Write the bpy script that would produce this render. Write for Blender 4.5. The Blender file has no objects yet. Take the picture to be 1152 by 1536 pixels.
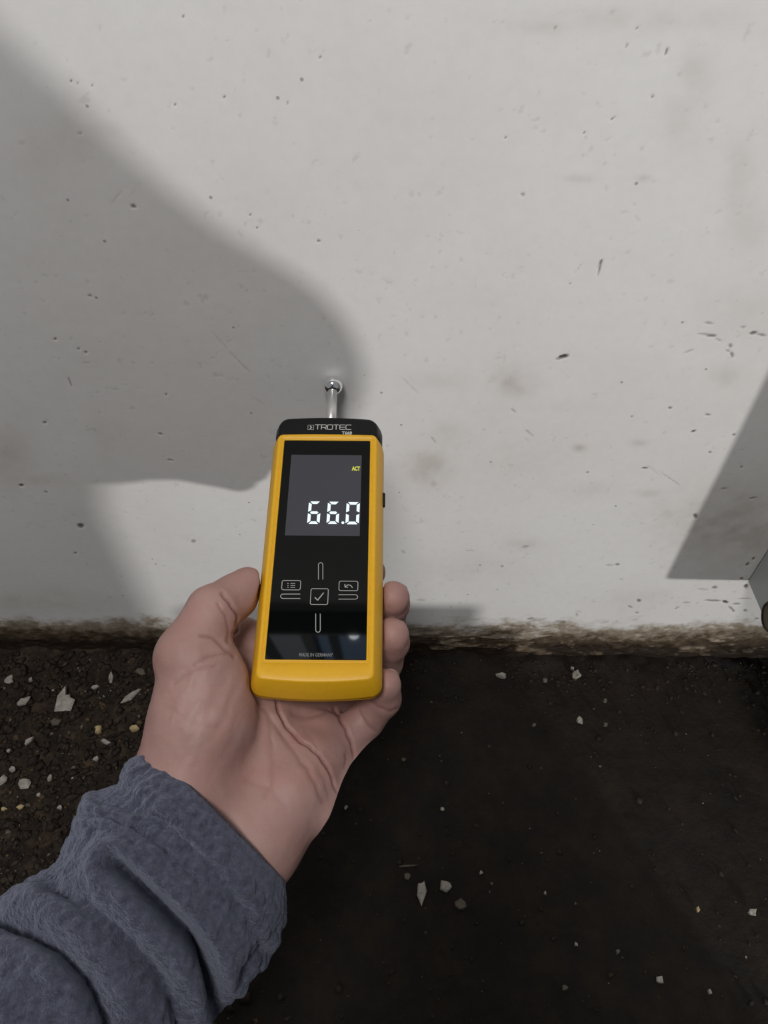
import bpy, bmesh, math, random
import numpy as np
from mathutils import Vector, Matrix
random.seed(7); rng = np.random.default_rng(11)
S = bpy.context.scene
COL = S.collection
# ------------------------------------------------------------------ camera
F_PX = 1150.0
TH = math.radians(50.0); ROLL = math.radians(0.55)
H = 0.625                       # lens height above the floor
D = 0.351                       # wall plane at Y = D, floor at Z = 0
CAM = np.array([0.0, 0.0, H])
fw = np.array([0, math.cos(TH), -math.sin(TH)])
up0 = np.array([0, math.sin(TH), math.cos(TH)]); rt0 = np.array([1.0, 0, 0])
rt = rt0*math.cos(ROLL) + up0*math.sin(ROLL)
up = up0*math.cos(ROLL) - rt0*math.sin(ROLL)
B = np.stack([rt, up, fw], 1)   # camera basis -> world
cd = bpy.data.cameras.new('camera'); cam = bpy.data.objects.new('camera', cd); COL.objects.link(cam)
cd.sensor_fit = 'VERTICAL'; cd.sensor_height = 36; cd.lens = 36*F_PX/1536
cd.clip_start = 0.01
M = Matrix(((rt[0], up[0], -fw[0], 0), (rt[1], up[1], -fw[1], 0), (rt[2], up[2], -fw[2], H), (0, 0, 0, 1)))
cam.matrix_world = M
S.camera = cam
# ------------------------------------------------------------------ light
W = bpy.data.worlds.new('world'); S.world = W; W.use_nodes = True
W.node_tree.nodes['Background'].inputs[0].default_value = (0.93, 0.96, 1.0, 1)
W.node_tree.nodes['Background'].inputs[1].default_value = 0.20
LAMP = np.array([1.05, D-1.9, 0.30])
def lamp(name, typ, loc, power, color, size, target=None):
    l = bpy.data.lights.new(name, typ); o = bpy.data.objects.new(name, l); COL.objects.link(o)
    o.location = loc; l.energy = power; l.color = color
    if typ == 'AREA': l.shape = 'DISK'; l.size = size
    else: l.shadow_soft_size = size
    if target is not None:
        o.rotation_euler = (Vector(target)-Vector(loc)).to_track_quat('-Z', 'Y').to_euler()
    return o
lamp('work_light', 'POINT', LAMP, 72, (1.0, 0.985, 0.965), 0.028)
lamp('overhead_fill', 'AREA', (-0.17, -0.50, 2.0), 17, (1.0, 0.98, 0.96), 0.42, (-0.05, 0.2, 0.2))  # unseen area fill from above, added to lift the shaded parts
S.view_settings.view_transform = 'Standard'; S.view_settings.look = 'None'
S.view_settings.exposure = 0.0; S.view_settings.gamma = 1; S.view_settings.use_curve_mapping = False

# ------------------------------------------------------------------ helpers
def C(px, py, z):               # camera-frame point (x right, y up, z forward) from its direction and depth
    return np.array([(px-576)/F_PX*z, -(py-768)/F_PX*z, z])
def c2w(p): return CAM + np.asarray(p) @ B.T
def w2px(P):
    q = (np.asarray(P)-CAM) @ B
    z = np.maximum(q[..., 2], 1e-3)
    return 576+F_PX*q[..., 0]/z, 768-F_PX*q[..., 1]/z
def ray(px, py):
    d = B @ np.array([(px-576)/F_PX, -(py-768)/F_PX, 1.0]); return d
def on_wall(px, py):
    d = ray(px, py); t = D/d[1]; return CAM+d*t
def on_floor(px, py):
    d = ray(px, py); t = -H/d[2]; return CAM+d*t
def hashn(i, j, k, seed):
    n = (i*374761393 + j*668265263 + k*2147483647 + seed*1274126177) & 0xffffffff
    n = ((n ^ (n >> 13))*1274126177) & 0xffffffff
    n = n ^ (n >> 16)
    return (n & 0xffffff)/float(0xffffff)
def vnoise(x, y, z=None, seed=0):
    x = np.asarray(x, float); y = np.asarray(y, float)
    z = np.zeros_like(x) if z is None else np.asarray(z, float)
    xi = np.floor(x).astype(np.int64); yi = np.floor(y).astype(np.int64); zi = np.floor(z).astype(np.int64)
    fx, fy, fz = x-xi, y-yi, z-zi
    fx = fx*fx*(3-2*fx); fy = fy*fy*(3-2*fy); fz = fz*fz*(3-2*fz)
    r = 0
    for a in (0, 1):
        for b in (0, 1):
            for c in (0, 1):
                r = r + hashn(xi+a, yi+b, zi+c, seed)*(fx if a else 1-fx)*(fy if b else 1-fy)*(fz if c else 1-fz)
    return r*2-1
def fbm(x, y, z=None, oct=4, seed=0):
    s = 0; a = 1.0; t = 0
    for o in range(oct):
        f = 2.03**o
        s = s + a*vnoise(np.asarray(x)*f, np.asarray(y)*f, None if z is None else np.asarray(z)*f, seed+o*17); t += a; a *= 0.5
    return s/t
def sstep(a, b, x):
    t = np.clip((x-a)/(b-a), 0, 1); return t*t*(3-2*t)
def polydist(px, py, pts):
    d = np.full(np.shape(px), 1e9)
    for (x0, y0), (x1, y1) in zip(pts[:-1], pts[1:]):
        vx, vy = x1-x0, y1-y0; L = vx*vx+vy*vy+1e-9
        t = np.clip(((px-x0)*vx+(py-y0)*vy)/L, 0, 1)
        d = np.minimum(d, np.hypot(px-x0-t*vx, py-y0-t*vy))
    return d
def mesh_obj(name, V, Fc, mat, parent=None, smooth=True, attrs=None):
    me = bpy.data.meshes.new(name)
    V = np.asarray(V, float)
    if isinstance(Fc, np.ndarray):
        n, k = Fc.shape
        me.vertices.add(len(V)); me.vertices.foreach_set('co', V.ravel())
        me.loops.add(n*k); me.loops.foreach_set('vertex_index', Fc.ravel().astype(np.int32))
        me.polygons.add(n); me.polygons.foreach_set('loop_start', np.arange(0, n*k, k, dtype=np.int32))
        me.update(calc_edges=True)
    else:
        me.from_pydata([tuple(v) for v in V], [], Fc); me.update()
    if smooth: me.polygons.foreach_set('use_smooth', np.ones(len(me.polygons), bool))
    for nm, arr in (attrs or {}).items():
        a = me.attributes.new(nm, 'FLOAT', 'POINT'); a.data.foreach_set('value', np.asarray(arr, np.float32))
    me.validate()
    o = bpy.data.objects.new(name, me); COL.objects.link(o)
    if mat: me.materials.append(mat)
    if parent: o.parent = parent
    return o
def bm_obj(name, bm, mat, parent=None, smooth=True):
    me = bpy.data.meshes.new(name); bm.to_mesh(me); bm.free()
    me.polygons.foreach_set('use_smooth', np.full(len(me.polygons), smooth))
    o = bpy.data.objects.new(name, me); COL.objects.link(o)
    if mat: me.materials.append(mat)
    if parent: o.parent = parent
    return o
def tag(o, label=None, cat=None, group=None, kind=None):
    if label: o['label'] = label
    if cat: o['category'] = cat
    if group: o['group'] = group
    if kind: o['kind'] = kind
    return o
def empty(name, loc, label, cat, group=None):
    o = bpy.data.objects.new(name, None); COL.objects.link(o); o.location = loc; o.empty_display_size = 0.02
    return tag(o, label, cat, group)
def keep(o, parent):            # parent without moving (parents are unrotated empties)
    o.parent = parent; o.location = Vector(o.location)-Vector(parent.location); return o

# ------------------------------------------------------------------ materials
class NT:
    def __init__(s, name):
        s.m = bpy.data.materials.new(name); s.m.use_nodes = True; s.t = s.m.node_tree; s.p = s.t.nodes['Principled BSDF']
    def n(s, typ, **kw):
        x = s.t.nodes.new(typ)
        for k, v in kw.items():
            if k in x.inputs: x.inputs[k].default_value = v
            else: setattr(x, k, v)
        return x
    def l(s, a, b): s.t.links.new(a, b)
    def noise(s, scale, detail=4, rough=.55, vec=None):
        x = s.n('ShaderNodeTexNoise'); x.inputs['Scale'].default_value = scale; x.inputs['Detail'].default_value = detail; x.inputs['Roughness'].default_value = rough
        s.l(vec or s.co(), x.inputs['Vector']); return x.outputs['Fac']
    def co(s):
        if not hasattr(s, '_co'): s._co = s.n('ShaderNodeTexCoord').outputs['Object']
        return s._co
    def ramp(s, src, stops):
        r = s.n('ShaderNodeValToRGB'); e = r.color_ramp.elements
        while len(e) < len(stops): e.new(0.5)
        for i, (p, c) in enumerate(stops): e[i].position = p; e[i].color = (c[0], c[1], c[2], 1) if not isinstance(c, (int, float)) else (c, c, c, 1)
        s.l(src, r.inputs[0]); return r.outputs[0]
    def mix(s, f, a, b, mode='MIX'):
        x = s.n('ShaderNodeMix', data_type='RGBA', blend_type=mode)
        for q, v in ((0, f), (6, a), (7, b)):
            inp = x.inputs[q]
            if hasattr(v, 'links'): s.l(v, inp)
            elif isinstance(v, (int, float)): inp.default_value = v if q == 0 else (v, v, v, 1)
            else: inp.default_value = (*v, 1)
        return x.outputs[2]
    def math(s, op, a, b=0.0, c=0.0):
        x = s.n('ShaderNodeMath', operation=op)
        for i, v in enumerate((a, b, c)):
            if hasattr(v, 'links'): s.l(v, x.inputs[i])
            else: x.inputs[i].default_value = v
        return x.outputs[0]
    def attr(s, name): return s.n('ShaderNodeAttribute', attribute_name=name).outputs['Fac']
    def bump(s, h, strength, dist, prev=None):
        b = s.n('ShaderNodeBump'); b.inputs['Strength'].default_value = strength; b.inputs['Distance'].default_value = dist
        s.l(h, b.inputs['Height'])
        if prev: s.l(prev, b.inputs['Normal'])
        return b.outputs[0]
    def set(s, **kw):
        for k, v in kw.items():
            i = s.p.inputs[k.replace('_', ' ')]
            if hasattr(v, 'links'): s.l(v, i)
            elif isinstance(v, tuple): i.default_value = (*v, 1) if len(v) == 3 and i.type == 'RGBA' else v
            else: i.default_value = v
        return s
def plain(name, col, rough=.5, metal=0.0, spec=.5, var=.0, vs=60, bump=0.0):
    t = NT(name)
    if var:
        n = t.noise(vs, 3); t.set(Base_Color=t.ramp(n, [(.3, tuple(c*(1-var) for c in col)), (.7, tuple(min(1, c*(1+var)) for c in col))]))
        if bump: t.set(Normal=t.bump(n, .5, bump))
    else: t.set(Base_Color=col)
    t.p.inputs['Roughness'].default_value = rough; t.p.inputs['Metallic'].default_value = metal
    t.p.inputs['Specular IOR Level'].default_value = spec
    return t.m
def glow(name, col, st, base=(0, 0, 0)):
    t = NT(name); t.set(Base_Color=base, Emission_Color=col, Emission_Strength=st, Roughness=.4); return t.m

def wall_material():
    t = NT('damp_white_plaster')
    base = t.ramp(t.noise(5, 5), [(.3, (.69, .67, .65)), (.7, (.755, .745, .735))])
    fine = t.ramp(t.noise(140, 4, .7), [(.25, .96), (.6, 1.0)])
    c = t.mix(1.0, base, fine, 'MULTIPLY')
    v = t.n('ShaderNodeTexVoronoi'); v.inputs['Scale'].default_value = 85; v.inputs['Randomness'].default_value = 1; t.l(t.co(), v.inputs['Vector'])
    sc = t.n('ShaderNodeSeparateColor'); t.l(v.outputs['Color'], sc.inputs[0])
    dot = t.math('MULTIPLY', t.math('LESS_THAN', v.outputs['Distance'], t.math('MULTIPLY', sc.outputs[1], .085)), t.math('GREATER_THAN', sc.outputs[0], .80))
    c = t.mix(t.math('MULTIPLY', dot, .55), c, (.13, .11, .09))
    st = t.attr('stain_shade'); c = t.mix(st, c, (.33, .27, .21))
    da = t.attr('damp')
    da2 = t.math('ADD', da, t.math('MULTIPLY', t.math('SUBTRACT', t.noise(120, 5, .7), .5), t.math('MULTIPLY', t.math('MULTIPLY', da, t.math('SUBTRACT', 1.0, da)), 3.2)))
    dcol = t.ramp(da2, [(0, (.58, .55, .52)), (.28, (.30, .25, .19)), (.52, (.10, .072, .045)), (.78, (.022, .014, .009))])
    f = t.ramp(da2, [(.02, 0), (.25, 1)])
    c = t.mix(f, c, dcol)
    c = t.mix(t.attr('mark'), c, (.045, .032, .022))
    h = t.noise(35, 6, .6)
    n1 = t.bump(h, .16, .001); n2 = t.bump(t.noise(260, 4, .6), .15, .0004, n1)
    n3 = t.bump(t.math('SUBTRACT', 1, dot), .5, .0006, n2)
    t.set(Base_Color=c, Normal=n3, Roughness=.62, Specular_IOR_Level=.25)
    return t.m
def soil_material():
    t = NT('damp_soil')
    n = t.noise(30, 8, .7)
    c = t.ramp(n, [(.3, (.0036, .0020, .0010)), (.5, (.0085, .0050, .0027)), (.72, (.018, .0110, .0058))])
    r = t.attr('rough')
    c2 = t.ramp(t.noise(55, 8, .75), [(.34, (.006, .0037, .0023)), (.5, (.022, .0138, .008)), (.68, (.065, .044, .026))])
    c = t.mix(r, c, c2)
    v = t.n('ShaderNodeTexVoronoi'); v.inputs['Scale'].default_value = 120; t.l(t.co(), v.inputs['Vector'])
    sc = t.n('ShaderNodeSeparateColor'); t.l(v.outputs['Color'], sc.inputs[0])
    dot = t.math('MULTIPLY', t.math('LESS_THAN', v.outputs['Distance'], t.math('MULTIPLY', sc.outputs[1], .16)), t.math('GREATER_THAN', sc.outputs[0], .95))
    c = t.mix(t.math('MULTIPLY', dot, .3), c, (.14, .12, .095))
    n1 = t.bump(n, .8, .004); n2 = t.bump(t.noise(220, 6, .7), .8, .0018, n1)
    t.set(Base_Color=c, Normal=n2, Roughness=.75, Specular_IOR_Level=.3)
    return t.m
def skin_material():
    t = NT('skin')
    n = t.noise(22, 4)
    c = t.ramp(n, [(.3, (.365, .215, .188)), (.7, (.44, .268, .238))])
    c = t.mix(t.math('MULTIPLY', t.ramp(t.noise(70, 4, .6), [(.4, 0), (.7, 1)]), .35), c, (.40, .185, .155))
    c = t.mix(t.attr('flush'), c, (.20, .065, .052))
    v = t.n('ShaderNodeTexVoronoi', feature='DISTANCE_TO_EDGE'); v.inputs['Scale'].default_value = 900; t.l(t.co(), v.inputs['Vector'])
    h = t.ramp(v.outputs['Distance'], [(0, 0), (.25, 1)])
    n1 = t.bump(t.noise(160, 6, .65), .35, .0010); n2 = t.bump(h, .10, .0003, n1)
    t.set(Base_Color=c, Normal=n2, Roughness=.52, Specular_IOR_Level=.42, Subsurface_Weight=.18, Subsurface_Radius=(.006, .0025, .0015), Subsurface_Scale=.6)
    return t.m
def fleece_material():
    t = NT('grey_blue_fleece')
    c = t.ramp(t.noise(330, 5, .7), [(.3, (.036, .038, .056)), (.7, (.105, .110, .158))])
    n1 = t.bump(t.noise(260, 5, .7), 1.0, .0022); n2 = t.bump(t.noise(620, 2), .7, .0009, n1)
    t.set(Base_Color=c, Normal=n2, Roughness=.95, Specular_IOR_Level=.1, Sheen_Weight=.5, Sheen_Roughness=.5)
    t.p.inputs['Sheen Tint'].default_value = (.6, .65, .8, 1)
    return t.m
M_wall = wall_material(); M_soil = soil_material(); M_skin = skin_material(); M_fleece = fleece_material()
M_yellow = plain('yellow_plastic', (.80, .43, .014), .42, 0, .45, .03, 400)
M_yellow2 = plain('yellow_plastic_rim', (.76, .42, .02), .4, 0, .45)
M_black = plain('black_plastic', (.004, .004, .0045), .4, 0, .25)
M_glass = plain('gloss_black_glass', (.0022, .0026, .0026), .035, 0, .16)
M_chrome = plain('chrome', (.92, .92, .92), .07, 1.0)
M_steel = plain('satin_aluminium', (.72, .71, .70), .38, .75)
M_print = plain('pale_print', (.55, .55, .53), .5)
M_print_dim = plain('dim_print', (.20, .20, .20), .5)
M_screen = glow('backlit_screen', (.72, .70, .88), .040, (.004, .004, .005))
M_digit = glow('lit_digits', (.80, .93, 1.0), 1.15)
M_act = glow('lit_yellow_text', (.80, .82, .10), .75)
M_key = glow('lit_key_outline', (.62, .61, .56), .45)
M_plaster = plain('broken_plaster', (.30, .275, .24), .8, 0, .2, .35, 250, .001)
M_beige = plain('beige_pebble', (.40, .30, .16), .7, 0, .3, .2, 200)
M_crumb = plain('pale_crumb', (.115, .098, .075), .8, 0, .2, .4, 90)
M_clod = plain('dark_clod', (.022, .015, .010), .8, 0, .3, .5, 90, .002)
M_tan = plain('tan_clod', (.070, .045, .024), .8, 0, .3, .5, 120, .001)
M_cab = plain('pale_grey_paint', (.38, .405, .395), .5, 0, .4, .04, 30)
M_pipe = plain('brown_rubber', (.10, .078, .055), .6, 0, .3, .15, 90)
M_pipe_rim = plain('dark_brown_rubber', (.03, .022, .016), .55, 0, .3)

# ------------------------------------------------------------------ setting: wall
def axis_pts(a, b, lo, hi, fine, coarse):
    xs = list(np.arange(lo, hi, fine)); left = list(np.arange(a, lo-1e-6, coarse)); right = list(np.arange(hi, b+1e-6, coarse))
    return np.unique(np.round(np.array(left+xs+right), 6))
def grid_faces(nx, ny):
    i = np.arange(nx*ny).reshape(ny, nx)
    return np.stack([i[:-1, :-1], i[:-1, 1:], i[1:, 1:], i[1:, :-1]], -1).reshape(-1, 4)
# marks seen on the wall: px, py, half length, half width (px), angle deg, strength
marks = [(845, 535, 9, 3.2, -12, .95), (838, 538, 5, 2.4, -10, .5), (899, 402, 1.5, 12, 12, .75), (902, 393, 2, 4, 10, .8), (868, 402, 1, 11, 35, .25),
 (1000, 78, 1.8, 6, 15, .7), (979, 145, 2, 3.5, -30, .75), (1068, 504, 8, 2.5, 5, .7), (1056, 502, 10, 1.2, 2, .4), (1078, 510, 7, 1.2, 25, .5), (1063, 485, 7, 1.6, 5, .45),
 (1096, 519, 4, 3, 70, .6), (1098, 532, 4, 2.4, 80, .75), (1093, 527, 4, 1.6, 30, .5), (1130, 500, 6, 2.3, -8, .8), (1143, 503, 8, 1.8, 12, .6), (1034, 527, 8, 1.2, -20, .35), (1115, 491, 4, 1.5, 0, .4),
 (1005, 612, 2.5, 2, 0, .8), (1062, 622, 4, 1.3, 8, .8), (1040, 647, 4, 1.8, -20, .9), (1065, 678, 2, 1.4, 0, .8), (1101, 652, 2, 1.5, 0, .8), (1043, 774, 4, 3, 45, .75), (967, 702, 4, 1.4, 0, .75), (948, 625, 1.4, 1.2, 0, .6),
 (1112, 700, 2, 2, 0, .6), (1130, 747, 6, 1.6, -10, .5), (1085, 733, 5, 1.6, -10, .35), (1121, 846, 4, 2, -45, .8), (1130, 838, 3, 1.8, -45, .8), (1112, 868, 3, 2, 0, .7), (1119, 879, 4, 3, -10, .85),
 (1072, 881, 4, 2.2, -10, .6), (1055, 884, 9, 1.5, 5, .3), (1088, 903, 5, 2.4, 15, .95), (1070, 901, 13, 1.4, 3, .6), (1105, 906, 6, 1.6, 0, .6), (1098, 914, 6, 1.8, 40, .6), (1118, 916, 3, 2.2, 0, .6), (1116, 898, 9, 1.3, -3, .4), (1135, 928, 4, 1.5, -10, .5),
 (958, 901, 3, 2.5, 0, .7), (945, 910, 4, 1.6, 25, .5), (955, 919, 3, 1.4, 0, .5), (1030, 904, 6, 1.4, 0, .4), (1015, 912, 4, 1.3, -30, .4), (926, 847, 3, 1.6, 0, .6), (914, 848, 6, 1.4, 0, .3),
 (105, 573, 1.4, 7, -25, .55), (200, 310, 4, 1.8, 8, .85), (135, 444, 3.5, 1.4, 15, .8), (83, 508, 2, 1.5, 0, .8), (118, 523, 2, 1.5, 0, .6), (129, 528, 2, 1.5, 0, .7), (106, 122, 2, 1.5, 0, .8), (116, 126, 2, 1.5, 0, .7), (138, 129, 1.6, 1.3, 0, .6),
 (241, 651, 4, 1.3, 15, .7), (249, 592, 1.5, 1.3, 0, .8), (255, 690, 5, 1.3, 12, .6), (121, 789, 5, 3, 15, .8), (67, 634, 3, 2, 0, .8), (32, 728, 3, 2, 0, .8), (113, 830, 2, 2, 30, .7), (290, 812, 3.5, 2.6, 0, .5), (69, 738, 3, 1.3, 20, .6),
 (478, 361, 2, 1.8, 0, .85), (375, 323, 1.8, 1.6, 0, .8), (386, 342, 1.6, 1.5, 0, .8), (337, 146, 1.6, 1.6, 0, .8), (263, 157, 1.4, 1.4, 0, .7), (274, 25, 1.6, 1.6, 0, .7), (481, 86, 1.5, 1.5, 0, .7), (430, 152, .9, 6, -20, .4),
 (120, 200, 3, 1.5, -30, .4), (200, 288, 1, 12, 45, .12), (172, 300, 1, 16, 35, .18), (330, 512, 1, 22, -42, .18), (362, 546, 1, 25, -45, .28), (385, 600, 1, 18, -55, .12),
 (614, 577, 1, 20, -46, .22), (650, 660, 1.3, 8, -38, .4), (795, 651, 1.3, 9, -50, .45), (770, 616, 1, 5, -45, .4), (1005, 718, 1, 22, -56, .28), (980, 705, 1, 14, -50, .15), (918, 178, 1.5, 1.5, 0, .8), (923, 175, 1.5, 1.5, 0, .7), (916, 181, 1.4, 1.4, 0, .7),
 (876, 199, 1.6, 1.6, 0, .7), (758, 207, 1.4, 1.4, 0, .7), (718, 5, 1.6, 1.4, 0, .7), (955, 41, 1.8, 1.5, 0, .7), (832, 42, 2, 4, 30, .5), (940, 68, 2, 3, 0, .4), (784, 292, 1.7, 3, 0, .6), (790, 660, 1, 5, -50, .2), (855, 425, 1.8, 1.6, 0, .6), (678, 120, 1.4, 1.4, 0, .6),
 (881, 709, 1.7, 1.5, 0, .6), (753, 850, 2, 1.8, 0, .6), (720, 848, 1.8, 1.6, 0, .5), (788, 820, 6, 2, -10, .35), (706, 826, 8, 1.3, 5, .2), (605, 828, 4, 2.5, 40, .25), (795, 928, 6, 2, -10, .5), (840, 932, 10, 2, 0, .4), (800, 940, 4, 2, 20, .4), (865, 922, 2, 3, 0, .35), (632, 900, 7, 2, 5, .25)]
stains_shades = [(770, 575, 30, 22, .30), (745, 568, 14, 8, .22), (640, 700, 36, 26, .30), (622, 712, 12, 16, .30), (672, 655, 30, 22, .16), (660, 570, 46, 14, .10), (650, 725, 6, 6, .35), (870, 672, 12, 6, .28), (960, 664, 12, 5, .28), (875, 735, 60, 14, .10), (975, 740, 22, 6, .22),
 (1002, 772, 14, 10, .25), (1090, 565, 22, 14, .20), (870, 268, 22, 6, .20), (966, 268, 10, 5, .2), (1020, 180, 26, 36, .14), (1045, 120, 26, 40, .16), (960, 28, 150, 20, .13), (820, 40, 60, 12, .13), (1108, 270, 22, 60, .14), (1120, 330, 30, 60, .10), (785, 818, 30, 10, .18), (700, 850, 90, 24, .10), (780, 700, 90, 50, .07),
 (90, 220, 60, 50, .14), (150, 195, 30, 14, .14), (15, 690, 25, 40, .24), (40, 720, 60, 8, .16), (160, 650, 30, 30, .10), (90, 900, 90, 20, .15), (20, 900, 20, 14, .25), (1110, 790, 100, 55, .34), (1100, 745, 40, 10, .18), (1060, 850, 60, 16, .12), (560, 760, 80, 60, .05), (1120, 470, 60, 40, .08), (960, 900, 60, 20, .12), (810, 610, 80, 10, .06)]  # broadest right-hand entry is painted shade, deepening the cabinet's cast shadow
def build_wall():
    xs = axis_pts(-2.0, 2.0, -.36, .36, .00085, .04); zs = axis_pts(-.04, 2.4, -.01, .66, .00085, .04)
    zs = zs[(zs < 1.0401) | (zs > 0)]
    X, Z = np.meshgrid(xs, zs)
    P = np.stack([X, np.full_like(X, D), Z], -1).reshape(-1, 3)
    px, py = w2px(P)
    x, z = P[:, 0], P[:, 2]
    mark = np.zeros(len(P)); stain_shade = np.zeros(len(P))
    jit = fbm(x*260, z*260, oct=3, seed=5)
    for (mx, my, a, b, ang, s) in marks:
        m = (abs(px-mx) < 40) & (abs(py-my) < 40)
        dx, dy = px[m]-mx, py[m]-my; c, sn = math.cos(math.radians(ang)), math.sin(math.radians(ang))
        u, v = (dx*c+dy*sn)/a, (-dx*sn+dy*c)/b
        r = np.hypot(u, v)*(1+.35*jit[m])
        mark[m] = np.maximum(mark[m], s*(1-sstep(.6, 1.25, r)))
    for (mx, my, a, b, s) in stains_shades:
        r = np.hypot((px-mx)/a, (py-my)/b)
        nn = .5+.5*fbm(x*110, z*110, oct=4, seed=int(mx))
        stain_shade = np.maximum(stain_shade, s*np.exp(-r*r*.9)*(.25+1.5*nn)*1.1)
    n = fbm(x*16, z*16, oct=5, seed=3); n2 = fbm(x*75, z*120, oct=4, seed=9)
    hgt = .044+.010*n+.011*n2 + .006*sstep(.05, .3, x)
    damp = np.clip(1.0-(z-.002)/(hgt*1.45), 0, 1)
    n5 = fbm(x*55, z*150, oct=5, seed=14)
    damp = np.where((z > .004) & (x > -.05), damp*(1-.42*sstep(.12, .5, n5)), damp)   # patches where the paint still shows
    n3 = fbm(x*150, z*260, oct=3, seed=21)
    mark = np.maximum(mark, .6*sstep(.30, .55, n3)*(1-sstep(.03, .065, z))*(z > .006))
    n4 = fbm(x*190, z*190, oct=3, seed=33)
    mark = np.maximum(mark, .30*sstep(.54, .66, n4)*(1-sstep(.04, .30, z))*sstep(-.1, .3, x+.05)*.7)
    mark = np.maximum(mark, .12*sstep(.56, .66, fbm(x*260, z*260, oct=3, seed=51)))
    relief = .00055*fbm(x*11, z*11, oct=3, seed=2) + .00003*fbm(x*120, z*120, oct=2, seed=8)
    relief = relief - .0007*mark - .0035*sstep(.35, .9, damp)*(.6+.5*n2)
    P[:, 1] = D - relief
    P[:, 1] = np.maximum(P[:, 1], D-.0012)
    o = mesh_obj('wall_back', P, grid_faces(len(xs), len(zs)), M_wall, attrs={'mark': mark, 'stain_shade': np.clip(stain_shade, 0, 1), 'damp': damp})
    tag(o, kind='structure', label='white plaster wall with damp brown stained foot and dark pits')
build_wall()
# ------------------------------------------------------------------ setting: floor
def hf(x, y):
    left = 1-sstep(-.20, -.07, x + .03*fbm(x*20, y*20, seed=4))
    h = .0035*fbm(x*9, y*9, oct=4, seed=41) + .0012*fbm(x*60, y*60, oct=4, seed=42)
    h = h + left*(.0065*fbm(x*48, y*48, oct=5, seed=43) + .0035*abs(fbm(x*110, y*110, oct=3, seed=44)))
    h = h + .007*np.exp(-((D-y)/.014)**2)*(.5+.8*fbm(x*40, y*40, oct=3, seed=45))
    return h
def leftness(x, y): return 1-sstep(-.20, -.07, x + .03*fbm(x*20, y*20, seed=4))
def build_floor():
    xs = axis_pts(-2.0, 2.0, -.40, .40, .0016, .05); ys = axis_pts(-2.2, D+.02, -.06, D+.02, .0016, .05)
    X, Y = np.meshgrid(xs, ys); x, y = X.ravel(), Y.ravel()
    P = np.stack([x, y, hf(x, y)], -1)
    o = mesh_obj('floor', P, grid_faces(len(xs), len(ys)), M_soil, attrs={'rough': leftness(x, y)})
    tag(o, kind='structure', label='dark damp earth floor strewn with plaster crumbs')
build_floor()
# window high in the wall (its reflection shows low on the meter's glass)
def box(bm, c, s, rot=None):
    r = bmesh.ops.create_cube(bm, size=1)['verts']
    for v in r:
        v.co = Vector((v.co.x*s[0], v.co.y*s[1], v.co.z*s[2]))
        if rot: v.co = rot @ v.co
        v.co += Vector(c)
    return r

def build_window():
    W1 = bpy.data.objects.new('window_1', None); COL.objects.link(W1); W1.location = (-.12, D, .93); tag(W1, 'small basement window high in the wall above the meter', kind='structure')
    def b(name, x0, x1, z0, z1, y0, y1, mat, par=None):
        bm = bmesh.new(); box(bm, ((x0+x1)/2+.12, (y0+y1)/2, (z0+z1)/2-1.04), (x1-x0, y1-y0, z1-z0)); return bm_obj(name, bm, mat, par or W1, False)
    fr = plain('window_frame_paint', (.12, .12, .125), .5)
    for (x0, x1, z0, z1) in ((-.34, .10, 1.035, 1.045), (-.34, .10, 1.38, 1.40), (-.34, -.32, 1.045, 1.38), (.08, .10, 1.045, 1.38), (-.105, -.090, 1.045, 1.38)):
        b('window_frame', x0, x1, z0, z1, -.03, -.002, fr)
    b('pane', -.32, -.105, 1.045, 1.38, -.012, -.006, glow('daylight_through_curtain', (.62, .68, .78), 2.2)); 
    b('pane', -.090, .08, 1.045, 1.38, -.012, -.006, glow('night_blue_glass', (.28, .42, .66), 3.0))
    for x in (-.29, -.225, -.165):
        b('curtain_fold', x-.008, x+.008, 1.045, 1.37, -.022, -.012, plain('grey_curtain', (.25, .26, .29), .9))
    for x0, x1 in ((-.072, -.060), (-.012, .012), (.04, .07)): b('curtain_fold', x0, x1, 1.045, 1.37, -.022, -.012, plain('grey_curtain', (.25, .26, .29), .9))
    bm = bmesh.new(); bmesh.ops.create_uvsphere(bm, u_segments=16, v_segments=8, radius=.0075, matrix=Matrix.Translation((.12-.036, -.025, .016))); bm_obj('indicator_lamp', bm, glow('lamp_glow', (.9, .95, 1.0), 30), W1)
build_window()

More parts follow.
